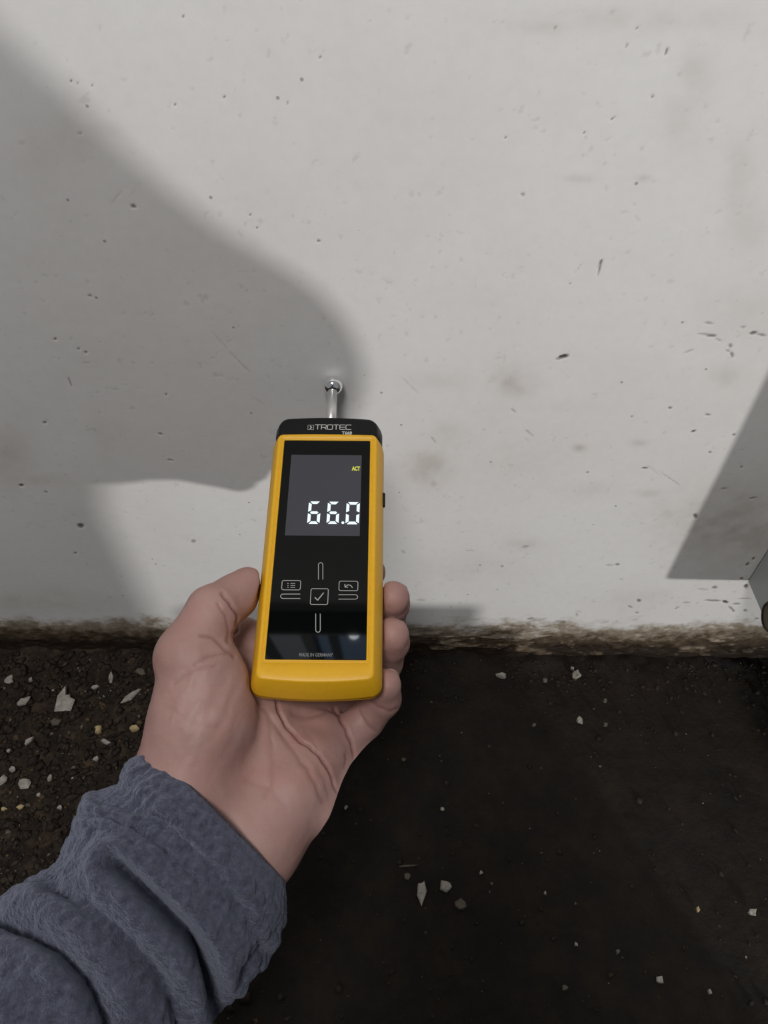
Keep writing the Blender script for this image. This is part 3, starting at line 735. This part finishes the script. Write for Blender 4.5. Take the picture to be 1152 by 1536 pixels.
# half width / v0 / v1 / corner radius at each depth below the front
MM = .001
def lay(hw, v0, v1, rc, wz, b0=1.6, b1=.8): return (outline(hw*MM, v0*MM, v1*MM, rc*MM, b0*MM, b1*MM), wz*MM)
V1 = 127.0
loft_layers('body', [lay(23.1, -.15, 123.3, .5, -1.6, 0, 0), lay(23.1, -.15, 123.3, .5, -.1, 0, 0), lay(23.4, -.5, 123.6, .8, .1, 0, 0), lay(24.0, -1.0, 124.2, 1, .1, 0, 0), lay(24.1, -1.1, 124.3, 1, -.25, 0, 0), lay(24.5, -1.5, 124.7, 1.2, -.25, 0, 0), lay(24.6, -1.6, 124.8, 1.2, .0, 0, 0), lay(26.0, -8.3, V1-.4, 2.2, .0, 1.6, .4), lay(26.5, -8.8, V1, 2.6, -.25, 1.7, .5), lay(26.9, -9.1, V1, 2.9, -.8, 1.7, .6),
     lay(28.3, -10.4, V1, 3.6, -3.5, 2.0, .6), lay(29.7, -11.7, V1, 4.2, -7, 2.2, .6), lay(30.4, -12.8, V1, 4.6, -10.5, 2.4, .6), lay(30.5, -13.2, V1, 4.6, -12, 2.4, .6),
     lay(30.1, -12.9, V1, 4.6, -12.3, 2.4, .6), lay(30.1, -12.9, V1, 4.6, -12.6, 2.4, .6), lay(30.4, -13.2, V1, 4.6, -12.9, 2.4, .6),
     lay(30.0, -12.4, V1, 6, -17, 1.8, .6), lay(28.4, -9.8, V1, 6, -21.5, 1.6, .6), lay(25, -7.0, V1, 6, -24.2, 1.4, .6), lay(22, -4, V1-3, 5, -25, 1, .5)], M_yellow, cap_front=True)
# black top cap, wrapping over the end
loft_layers('top_cap', [lay(25.8, V1-2, 136.8, 4.5, -.7, -.5, 1.2), lay(26.6, V1-1.8, 138.0, 5, -1.2, -.5, 1.4), lay(27.4, V1-1.5, 138.8, 5.5, -3, -.5, 1.6), lay(28.8, V1-1.5, 139.2, 6, -6.5, -.5, 1.7), lay(29.6, V1-1.5, 139.3, 6, -10, -.5, 1.7),
     lay(29.6, V1-1.5, 140.3, 6, -17, -.5, 1.6), lay(26.8, V1-1.5, 139, 6, -21, -.5, 1.5), lay(22, V1-1.5, 136, 5, -23.6, -.5, 1.2)], M_black)
face = loft_layers('faceplate', [lay(23.0, 0, 123, .6, .05, 0, 0), lay(23.0, 0, 123, .6, -1.4, 0, 0)], M_glass)
disp = loft_layers('display', [lay(18.7, 64.5, 113.6, .4, .11, 0, 0), lay(18.7, 64.5, 113.6, .4, .05, 0, 0)], M_screen)
# flat printed shapes: thin raised slabs on the face
def slab(name, polys, w0, mat, parent, th=.05, smooth=False):
    V = []; Fc = []
    for P in polys:
        n = len(P); b = len(V)
        V += [(p[0]*MM, p[1]*MM, (w0+th)*MM) for p in P]+[(p[0]*MM, p[1]*MM, w0*MM) for p in P]
        Fc.append(tuple(b+i for i in range(n))); 
        for i in range(n): j = (i+1) % n; Fc.append((b+i, b+n+i, b+n+j, b+j))
    o = mesh_obj(name, dvm(V)-MLOC, Fc, mat, parent, smooth=False); return o
def stroke(pts, wd, closed=False):
    out = []
    P = [np.array(p, float) for p in pts]
    if closed: P = P+[P[0]]
    for a, b in zip(P[:-1], P[1:]):
        d = b-a; L = np.linalg.norm(d); 
        if L < 1e-6: continue
        d /= L; nn = np.array([-d[1], d[0]])*wd/2; e = d*wd*.32
        out.append([a-e+nn, a-e-nn, b+e-nn, b+e+nn])
    return out
def rrect(cx, cy, w_, h_, r, n=4):
    p = []
    for sx, sy, a0 in ((1, 1, 0), (-1, 1, 90), (-1, -1, 180), (1, -1, 270)):
        for i in range(n+1):
            a = math.radians(a0+90*i/n); p.append((cx+sx*(w_/2-r)+r*math.cos(a), cy+sy*(h_/2-r)+r*math.sin(a)))
    return p
# seven-segment figures on the display
def seg7(cx, cy, w_, h_, which, t):
    sl = .06*h_
    out = []
    def sh(x, y): return (cx+x+y*.02, cy+y)
    hw, hh = w_/2, h_/2; g = t*.16; c = t*.55
    def hor(y, up_):   # trapezoid
        if up_ == 0: return [sh(-hw+g+t/2, y), sh(-hw+g+t, y+t/2), sh(hw-g-t, y+t/2), sh(hw-g-t/2, y), sh(hw-g-t, y-t/2), sh(-hw+g+t, y-t/2)]
        s = up_
        return [sh(-hw+g+c*.6, y), sh(-hw+g+c*1.0+t*.6, y-s*t), sh(hw-g-c-t*.6, y-s*t), sh(hw-g-c*.6, y)]
    def ver(x, y0, y1, s):
        return [sh(x, y0+g+c*.3), sh(x, y1-g-c*.5), sh(x+s*t, y1-g-t*.9), sh(x+s*t, y0+g+t*.65)]
    if 'a' in which: out.append(hor(hh, 1))
    if 'd' in which: out.append(hor(-hh, -1))
    if 'g' in which: out.append(hor(0, 0))
    if 'f' in which: out.append(ver(-hw, 0, hh, 1))
    if 'b' in which: out.append(ver(hw, 0, hh, -1))
    if 'e' in which: out.append([sh(-hw, -hh+g+c*.5), sh(-hw, -g-c*.3), sh(-hw+t, -g-t*.65), sh(-hw+t, -hh+g+t*.9)])
    if 'c' in which: out.append([sh(hw, -hh+g+c*.5), sh(hw, -g-c*.3), sh(hw-t, -g-t*.65), sh(hw-t, -hh+g+t*.9)])
    return out
# find v of a photo row on the face
def uv(px, py):
    d = np.array([(px-576)/F_PX, -(py-768)/F_PX, 1.0]); t = (Fb@n_ax)/(d@n_ax); q = d*t-Fb
    return q@u_ax*1000, q@a_ax*1000
def digit_at(x0, y0, x1, y1, which):
    a = uv(x0, y1); b = uv(x1, y0); cx, cy = (a[0]+b[0])/2, (a[1]+b[1])/2
    o = slab('digit', seg7(cx, cy, b[0]-a[0], b[1]-a[1], which, 1.5), .14, M_digit, disp)
    return o
digit_at(461, 752.5, 481.5, 786, 'acdefg'); digit_at(490, 753, 509.5, 786, 'acdefg'); digit_at(518.5, 753.5, 539.5, 786.5, 'abcdef')
cx, cy = uv(514.3, 784.3); slab('decimal_point', [[(cx+.75*math.cos(i*.524), cy+.75*math.sin(i*.524)) for i in range(12)]], .14, M_digit, disp)
def text_slab(name, body, px0, px1, pyc, hpx, mat, parent, w0=.06, bold=0.0, onto=None):
    cu = bpy.data.curves.new('t', 'FONT'); cu.body = body; cu.size = 1; cu.offset = bold; cu.resolution_u = 3
    ob = bpy.data.objects.new('t', cu); COL.objects.link(ob)
    dg = bpy.context.evaluated_depsgraph_get(); me = bpy.data.meshes.new_from_object(ob.evaluated_get(dg))
    V = np.array([v.co[:] for v in me.vertices]); Fc = [tuple(p.vertices) for p in me.polygons]
    bpy.data.objects.remove(ob); bpy.data.curves.remove(cu); bpy.data.meshes.remove(me)
    V[:, 0] = (V[:, 0]-V[:, 0].min())/np.ptp(V[:, 0]); V[:, 1] = (V[:, 1]-V[:, 1].min())/np.ptp(V[:, 1])
    a = uv(px0, pyc+hpx/2); b = uv(px1, pyc-hpx/2)
    P = np.stack([a[0]+V[:, 0]*(b[0]-a[0]), a[1]+V[:, 1]*(b[1]-a[1]), np.full(len(V), w0)], 1)*MM
    return mesh_obj(name, dvm(P)-MLOC, Fc, mat, parent, smooth=False)
text_slab('lettering', 'ACT', 527.5, 540.3, 703, 6.4, M_act, disp, .16, .05)
text_slab('lettering', 'MADE IN GERMANY', 448.5, 499.5, 982.3, 4.8, M_print_dim, face, .08, .012)
# brand lettering on the cap, drawn in strokes: T R O T E C, wide and squared
def brand():
    polys = []
    x0, x1 = uv(472.5, 640)[0], uv(528, 640)[0]; yb, yt = uv(500, 643.0)[1], uv(500, 636.2)[1]
    hgt = yt-yb; cw = (x1-x0)/6; wl = cw*.84; tw = .42
    def L(i, pts, closed=False):
        bx = x0+i*cw
        polys.extend(stroke([(bx+p[0]*wl, yb+p[1]*hgt) for p in pts], tw, closed))
    L(0, [(0, 1), (1, 1)]); L(0, [(.5, 1), (.5, 0)])
    L(1, [(.02, 0), (.02, 1), (.85, 1), (.97, .85), (.97, .55), (.85, .42), (.02, .42)]); L(1, [(.6, .42), (1, 0)])
    L(2, [(.12, 0), (.88, 0), (1, .2), (1, .8), (.88, 1), (.12, 1), (0, .8), (0, .2)], True)
    L(3, [(0, 1), (1, 1)]); L(3, [(.5, 1), (.5, 0)])
    L(4, [(1, 1), (.1, 1), (.02, .9), (.02, .1), (.1, 0), (1, 0)]); L(4, [(.02, .5), (.95, .5)])
    L(5, [(1, 1), (.12, 1), (0, .8), (0, .2), (.12, 0), (1, 0)])
    return polys
WC = -.68
cap = [o for o in METER.children if o.name.startswith('top_cap')][0]
slab('lettering', brand(), WC, M_print, cap, .06)
lx, ly = uv(466, 640); e = 1.55
slab('emblem', stroke([(lx-e, ly-e), (lx+e, ly-e), (lx+e, ly+e), (lx-e, ly+e)], .16, True)+stroke([(lx-.35, ly+.9), (lx+.55, ly), (lx-.35, ly-.9)], .5), WC, M_print, cap, .06)
o = text_slab('lettering', 'T660', 512.5, 528, 648.4, 4.6, M_print, cap, WC+.05, .03)
# keys
def key(name, polys, mat=M_key): return slab(name, polys, .07, mat, face)
def conv(pts): return [uv(x, y) for x, y in pts]
def ush(px, py0, py1, wpx, up_):         # open slot: two long lines joined by an arc at one end
    pts = []
    r = wpx/2
    if up_: pts = [(px-r, py1)]+[(px-r*math.cos(a), py0+r-r*math.sin(a)) for a in np.linspace(0, math.pi, 7)]+[(px+r, py1)]
    else: pts = [(px-r, py0)]+[(px-r*math.cos(a), py1-r+r*math.sin(a)) for a in np.linspace(0, math.pi, 7)]+[(px+r, py0)]
    return pts
def ushh(px0, px1, py, hpx, left):
    r = hpx/2
    if left: return [(px1, py-r)]+[(px0+r-r*math.sin(a), py-r*math.cos(a)) for a in np.linspace(0, math.pi, 7)]+[(px1, py+r)]
    return [(px0, py-r)]+[(px1-r+r*math.sin(a), py-r*math.cos(a)) for a in np.linspace(0, math.pi, 7)]+[(px0, py+r)]
lw = .34
key('arrow_key', stroke(conv(ush(481, 844, 869, 6.6, True)), lw)); key('arrow_key', stroke(conv(ush(477, 921, 948.5, 6.8, False)), lw))
key('arrow_key', stroke(conv(ushh(421, 450, 894.5, 6.6, True)), lw)); key('arrow_key', stroke(conv(ushh(508, 536.5, 895.5, 6.6, False)), lw))
def rr(px0, py0, px1, py1, r): 
    a = uv(px0, py1); b = uv(px1, py0); return stroke(rrect((a[0]+b[0])/2, (a[1]+b[1])/2, b[0]-a[0], b[1]-a[1], r), lw, True)
k = key('menu_key', rr(422.3, 871, 451.3, 884.8, .9))
ic = []
for i, y in enumerate((875.2, 878.2, 881.2)):
    ic += stroke(conv([(436, y), (442.5, y)]), .28)+stroke(conv([(431.3, y), (432.6, y)]), .34)
key('menu_icon', ic)
key('back_key', rr(508.3, 872, 537, 886, .9))
key('back_icon', stroke(conv([(518.5, 879.5), (522, 877.3), (526, 878.2), (528.6, 881.5)]), .42)+stroke(conv([(517.2, 876.6), (517.6, 880.7), (521.6, 880.9)]), .42))
key('confirm_key', rr(465.3, 883.3, 492.6, 906.7, .8)); key('confirm_icon', stroke(conv([(472.5, 896.5), (476.5, 900.3), (485.3, 889.5)]), .5))
# side button
sb = loft_layers('side_button', [lay(2.4, 88, 96, 1.1, -9.0, 0, 0), lay(2.4, 88, 96, 1.1, -11.6, 0, 0)], M_black)
for v in sb.data.vertices:
    v.co += Vector(c2w(u_ax*.0290)-c2w(u_ax*0))
# probe
def lathe(name, prof, org, axis, mat, parent, seg=40):
    z = Vector(axis).normalized(); q = Vector((0, 0, 1)).rotation_difference(z)
    V = []; Fc = []
    n = len(prof)
    for i in range(seg):
        a = 2*math.pi*i/seg
        for r, h in prof: p = q @ Vector((r*math.cos(a), r*math.sin(a), h)); V.append((p.x+org[0], p.y+org[1], p.z+org[2]))
    for i in range(seg):
        jn = (i+1) % seg
        for k in range(n-1): Fc.append((i*n+k, jn*n+k, jn*n+k+1, i*n+k+1))
    return mesh_obj(name, V, Fc, mat, parent)
A3 = B @ a_ax
BALL = c2w(C(499.3, 577.5, .4484))
base = dv(.0003, .1385, -.0125); axis = BALL-base; Lr = np.linalg.norm(axis)
lathe('probe_collar', [(0, -.001), (.0056, -.001), (.0056, .002), (.005, .0028), (0, .0028)], base-MLOC, axis, M_black, METER)
lathe('probe_rod', [(0, 0), (.00285, 0), (.00285, Lr-.0052), (0, Lr-.005)], base-MLOC, axis, M_steel, METER)
lathe('probe_ball', [(.0059*math.sin(t), .0059*-math.cos(t)) for t in np.linspace(0, math.pi, 33)], BALL-MLOC, axis, M_chrome, METER, 64)

# ------------------------------------------------------------------ the cabinet and pipe end at the right
cx0 = on_wall(1120, 870)
CAB = empty('wall_cabinet', (cx0[0]+.15, D-.075, cx0[2]), 'pale grey metal cabinet hung low on the wall at the right edge of the picture', 'cabinet')
def build_cabinet():
    X0, X1, p, z0, z1 = cx0[0], cx0[0]+.30, .150, cx0[2], 1.0
    zf = z0+.0140
    c = np.array(CAB.location)
    def hexa(x0, x1, y0, y1, zb0, zb1, zt):   # y0 wall side, y1 front
        return [(x0, y0, zb0), (x1, y0, zb0), (x1, y1, zb1), (x0, y1, zb1), (x0, y0, zt), (x1, y0, zt), (x1, y1, zt), (x0, y1, zt)]
    Fq = [(0, 3, 2, 1), (4, 5, 6, 7), (0, 1, 5, 4), (1, 2, 6, 5), (2, 3, 7, 6), (3, 0, 4, 7)]
    def part(name, V, mat, bev=.0015, parent=CAB):
        bm = bmesh.new(); vs = [bm.verts.new(Vector(v)-Vector(c)) for v in V]
        for f in Fq: bm.faces.new([vs[i] for i in f])
        bmesh.ops.recalc_face_normals(bm, faces=bm.faces)
        bmesh.ops.bevel(bm, geom=bm.edges[:], offset=bev, segments=2, affect='EDGES')
        return bm_obj(name, bm, mat, parent, False)
    part('carcass', hexa(X0, X1, D-.001, D-p+.018, z0, z0+(zf-z0)*.88, z1), M_cab)
    d = part('door', hexa(X0-.0, X1, D-p+.017, D-p, z0+(zf-z0)*.88, zf, z1), M_cab)
    bm = bmesh.new(); box(bm, Vector((X0+.03, D-p-.012, .6))-Vector(c), (.012, .02, .10)); bm_obj('handle', bm, M_steel, d, False)
build_cabinet()
pc = C(1153, 925, .566); PW = c2w(pc)
PIPE = empty('drain_pipe', (PW[0]+.1, PW[1], PW[2]), 'brown round pipe end sticking out by the cabinet corner at the right edge', 'pipe')
o0 = PW-np.array(PIPE.location)
lathe('pipe_tube', [(0, .0006), (.0085, .0006), (.0100, 0), (.0112, .0012), (.0116, .003), (.0116, .28)], o0, (1, -.06, .0), M_pipe, PIPE)
lathe('rim', [(.0098, -.0004), (.0106, -.0008), (.0118, .0006), (.0121, .003), (.0118, .006)], o0, (1, -.06, 0), M_pipe_rim, PIPE)

BAG = empty('shade_bag', (.215, -.10, 0), 'low rounded dark canvas bag added out of view on the floor to shade the wall foot', 'bag')  # added unseen blocker, sized to throw shade on the foot of the wall
def build_bag():
    bm = bmesh.new(); box(bm, (0, 0, .0685), (.22, .11, .131)); bmesh.ops.bevel(bm, geom=bm.edges[:], offset=.028, segments=5, affect='EDGES')
    bm_obj('body', bm, plain('dark_canvas', (.03, .032, .03), .85, 0, .2, .2, 200), BAG)
    V = []; Fc = []
    for i in range(13):
        a = math.pi*i/12; 
        for k in range(6):
            b = 2*math.pi*k/6; r = .05+.005*math.cos(b); V.append((r*math.cos(a), .005*math.sin(b), .127+.014*math.sin(a)*r/.05))
    for i in range(12):
        for k in range(6): j = (k+1) % 6; Fc.append((i*6+k, i*6+j, i*6+6+j, i*6+6+k))
    mesh_obj('handle', V, Fc, M_black, BAG)
build_bag()
# ------------------------------------------------------------------ rubble on the floor
def chip_mesh(pts, th, seed):
    r = random.Random(seed); n = len(pts); V = []; Fc = []
    for lvl, sc in ((0, .92), (.55, 1.04), (1, .86)):
        for (x, y) in pts: V.append((x*sc, y*sc, th*lvl+(r.random()-.5)*th*.35*(lvl > 0)))
    for k in range(2):
        for i in range(n): j = (i+1) % n; Fc.append((k*n+i, k*n+j, (k+1)*n+j, (k+1)*n+i))
    Fc.append(tuple(range(n))[::-1]); V.append((0, 0, th*1.02)); c = len(V)-1
    for i in range(n): Fc.append((2*n+i, 2*n+(i+1) % n, c))
    return V, Fc
def chip(px, py, L, Wd, ang, label, name='plaster_chip', mat=M_plaster, th=.003, shape=None, group=None, seed=None, lift=0.0):
    P = on_floor(px, py); z = float(hf(P[0], P[1])); P = on_floor(px, py) ; 
    sc = 1/ (F_PX/np.linalg.norm((P-CAM)@fw))
    r = random.Random(seed or int(px*7+py)); n = len(shape) if shape else r.randint(6, 9)
    if shape: pts = [(x*L*sc, y*Wd*sc*1.08) for x, y in shape]
    else: pts = [(L*sc*math.cos(2*math.pi*i/n+.3*r.random())*(.5+.65*r.random()), Wd*sc*1.08*math.sin(2*math.pi*i/n+.3*r.random())*(.5+.65*r.random())) for i in range(n)]
    V, Fc = chip_mesh(pts, th, int(px))
    o = mesh_obj(name, V, Fc, mat, smooth=False)
    o.location = (P[0], P[1], z+.0012+lift); o.rotation_euler = (r.uniform(-.12, .12), r.uniform(-.12, .12), math.radians(ang))
    tag(o, label, 'rubble', group); return o
shard = [(-.75, -1), (.9, -1), (1, -.1), (.55, .05), (.4, .3), (0, .25), (-.25, 1.1), (-.8, .2)]
chip(101, 1052, 15, 18, 0, lift=.0022, th=.003, label= 'large white three-cornered plaster shard on the soil left of the hand', shape=shard)
chip(36, 1056, 13, 6, 38, 'grey-white oblong plaster chip left of the large white shard')
chip(15, 1022, 8, 7, -25, 'small white plaster flake near the wall at far left')
chip(167, 1020, 4, 10, 12, 'thin curved white flake standing out near the wall left of the thumb', th=.004)
chip(199, 1046, 17, 5, 42, 'long jagged pale plaster splinter beside the back of the hand')
chip(144, 1037-4, 7, 3.5, 10, 'small pale flake between the curved flake and the jagged splinter')
chip(202, 1096, 9.5, 4.5, -2, 'smooth oval cream pebble just above the sleeve cuff', 'pebble', M_beige, .004, seed=4)
chip(148, 1094, 7, 7, 20, 'ochre yellow pebble on the soil left of the cream oval pebble', 'pebble', M_beige, .005, seed=9)
chip(158, 1112, 8, 4, -15, 'small white flake below the ochre pebble')
chip(47, 1116, 9, 4.5, 48, 'narrow white plaster sliver below the large shard')
chip(15, 1128, 4, 3.5, 0, 'tiny white speck of plaster left of the narrow sliver', th=.002)
chip(38, 1174, 12, 9, -12, 'pale grey plaster chip with pointed top at far left above the sleeve')
chip(76, 1169, 3.6, 6, 0, 'small bright white crumb right of the pointed grey chip')
chip(6, 1177, 13, 8, 42, 'pale plaster lump cut by the left edge of the picture')
chip(22, 1157, 7, 4, 10, 'small grey-white flake above the lump at the left edge')
chip(7, 1214, 5, 4, 0, 'tiny beige crumb at the left edge above the sleeve', mat=M_beige)
chip(32, 1211, 6, 4, 40, 'small cream crumb just right of the tiny beige one', mat=M_beige)
chip(90, 1212, 4.5, 3.5, 0, 'small pale crumb on the soil above the sleeve fold')
chip(60, 1195, 3.5, 3.5, 0, 'bright speck of plaster below the small white crumb', th=.002)
chip(145, 1140, 5, 5, 0, 'dull grey crumb just left of the sleeve cuff')
chip(60, 1053, 5, 3, 0, 'reddish brown crumb between the oblong chip and the large shard', mat=M_clod)
chip(47, 1021, 4, 3.5, 0, 'small white crumb near the wall above the large shard')
chip(213, 1010, 10, 6, -30, 'dull tan clod against the wall foot beside the thumb', 'clod', M_crumb)
chip(85, 1085, 10, 6, 20, 'brown stony clod below the large white shard', 'clod', M_crumb)
chip(752, 1015, 10, 5, -8, 'white plaster crumb at the wall foot right of the hand', th=.004)
chip(863, 1014, 8, 7, 10, 'cluster-like bright white plaster crumb at the wall foot, largest there', th=.005)
chip(857, 1004, 4, 3, 0, 'tiny white crumb touching the back of the bright wall-foot crumb', th=.003)
chip(817, 1021, 4.5, 4, 0, 'dim grey crumb between the two white wall-foot crumbs', mat=M_crumb)
chip(869, 1083, 5, 6, 30, 'small white plaster crumb standing alone on the dark floor below the wall-foot cluster', th=.004)
chip(907, 1089, 4, 3.5, 0, 'tiny pale crumb right of the lone white crumb', mat=M_crumb)
chip(800, 1089, 3.5, 3.5, 0, 'tiny grey crumb left of the lone white crumb', mat=M_crumb)
chip(907, 1054, 3.2, 3, 0, 'faint speck of plaster right of the wall-foot cluster', mat=M_crumb)
chip(632, 1337, 8, 19, -5, 'largest white plaster flake in the group on the lower floor', th=.003)
chip(668, 1331, 9, 10, 25, 'white plaster flake right of the largest lower floor flake', th=.003)
chip(691, 1359, 11, 10, -20, 'greyish plaster flake lowest of the lower floor group', mat=M_crumb)
chip(611, 1316, 5, 8, -25, 'dim small flake left of the largest lower floor flake', mat=M_crumb)
chip(611, 1299, 16, 1.8, 3, 'thin pale splinter above the lower floor flakes', mat=M_crumb, th=.0015)
chip(721, 1310, 3, 4, -20, 'small oval white crumb right of the lower floor flakes', th=.002)
chip(990, 1471, 7, 6, 0, 'pale crumb near the bottom of the picture, right of middle')
chip(1064, 1488, 2.6, 5, 0, 'small upright white sliver near the bottom right corner')
chip(1127, 1369, 8, 6, 20, 'grey white crumb at the right edge on the lower floor')
chip(1045, 1364, 3.2, 5, 0, 'tiny yellow crumb on the lower floor at right', mat=M_beige)
chip(926, 1428, 3, 5, -30, 'small pale chip left of the bottom pale crumb', mat=M_crumb)
chip(846, 1482, 6, 4, 30, 'dull cream crumb near the bottom centre right', mat=M_crumb)
chip(863, 1417, 3.5, 3, 0, 'tiny white crumb above the dull cream one', th=.002)
chip(817, 1341, 2.6, 2.6, 0, 'tiny white speck on the bare floor right of the flakes', th=.002)
chip(664, 1214, 3.4, 3, 20, 'tiny white crumb on the floor right of the wrist', th=.002)
chip(605, 1141, 4, 3.5, 0, 'small pale crumb just right of the little finger', mat=M_crumb)
chip(519, 1212, 4.5, 3.2, 30, 'small white crumb right of the heel of the hand', th=.002)
# fine crumbs nobody could count
def crumb_set(n, region, size, seed, bias):
    r = np.random.default_rng(seed)
    m = n*12
    x = r.uniform(region[0], region[1], m); y = r.uniform(region[2], region[3], m)
    keepm = r.random(m) < bias(x, y); x, y = x[keepm][:n], y[keepm][:n]; n = len(x)
    oct_ = np.array([(1, 0, 0), (-1, 0, 0), (0, 1, 0), (0, -1, 0), (0, 0, 1), (0, 0, -1)], float)
    of = np.array([(0, 2, 4), (2, 1, 4), (1, 3, 4), (3, 0, 4), (2, 0, 5), (1, 2, 5), (3, 1, 5), (0, 3, 5)])
    sz = size[0]+(size[1]-size[0])*r.random(n)**3
    P = oct_[None]*(sz[:, None, None]*r.uniform(.4, 1.3, (n, 1, 3)))+r.uniform(-.35, .35, (n, 6, 3))*sz[:, None, None]
    a = r.uniform(0, 6.28, n); c, sn = np.cos(a)[:, None], np.sin(a)[:, None]
    Q = np.stack([P[..., 0]*c-P[..., 1]*sn, P[..., 0]*sn+P[..., 1]*c, P[..., 2]*.7], -1)
    Q += np.stack([x, y, hf(x, y)+sz*.2], -1)[:, None, :]
    return Q.reshape(-1, 3), (of[None]+6*np.arange(n)[:, None, None]).reshape(-1, 3)
def build_crumbs():
    reg = (-.40, .38, -.02, D-.004)
    edge = lambda x, y: np.exp(-((D-y)/.03)**2)
    sets = [(crumb_set(7000, (-.40, -.06, -.02, D-.003), (.0008, .0050), 6, lambda x, y: leftness(x, y)), 0), (crumb_set(1600, reg, (.0008, .0034), 16, lambda x, y: .06+.9*edge(x, y)), 0),
            (crumb_set(700, (-.40, -.06, -.02, D-.003), (.0005, .0028), 5, lambda x, y: leftness(x, y)), 1), (crumb_set(260, reg, (.0004, .0013), 15, lambda x, y: .4+.6*edge(x, y)), 1),
            (crumb_set(200, (-.40, -.06, -.02, D-.003), (.0004, .0026), 8, lambda x, y: leftness(x, y)), 2), (crumb_set(90, reg, (.0004, .0012), 18, lambda x, y: .5+0*x), 2),
            (crumb_set(900, (-.40, -.06, -.02, D-.003), (.0006, .0036), 28, lambda x, y: leftness(x, y)), 3)]
    V = []; Fc = []; mi = []; b = 0
    for (v, f), k in sets: V.append(v); Fc.append(f+b); mi.append(np.full(len(f), k)); b += len(v)
    o = mesh_obj('crumbs', np.concatenate(V), np.concatenate(Fc), M_clod, smooth=False)
    for m in (M_crumb, M_plaster, M_tan): o.data.materials.append(m)
    o.data.polygons.foreach_set('material_index', np.concatenate(mi).astype(np.int32))
    tag(o, 'loose soil crumbs and fine plaster grit on the floor, thickest at left', 'rubble', kind='stuff')
build_crumbs()
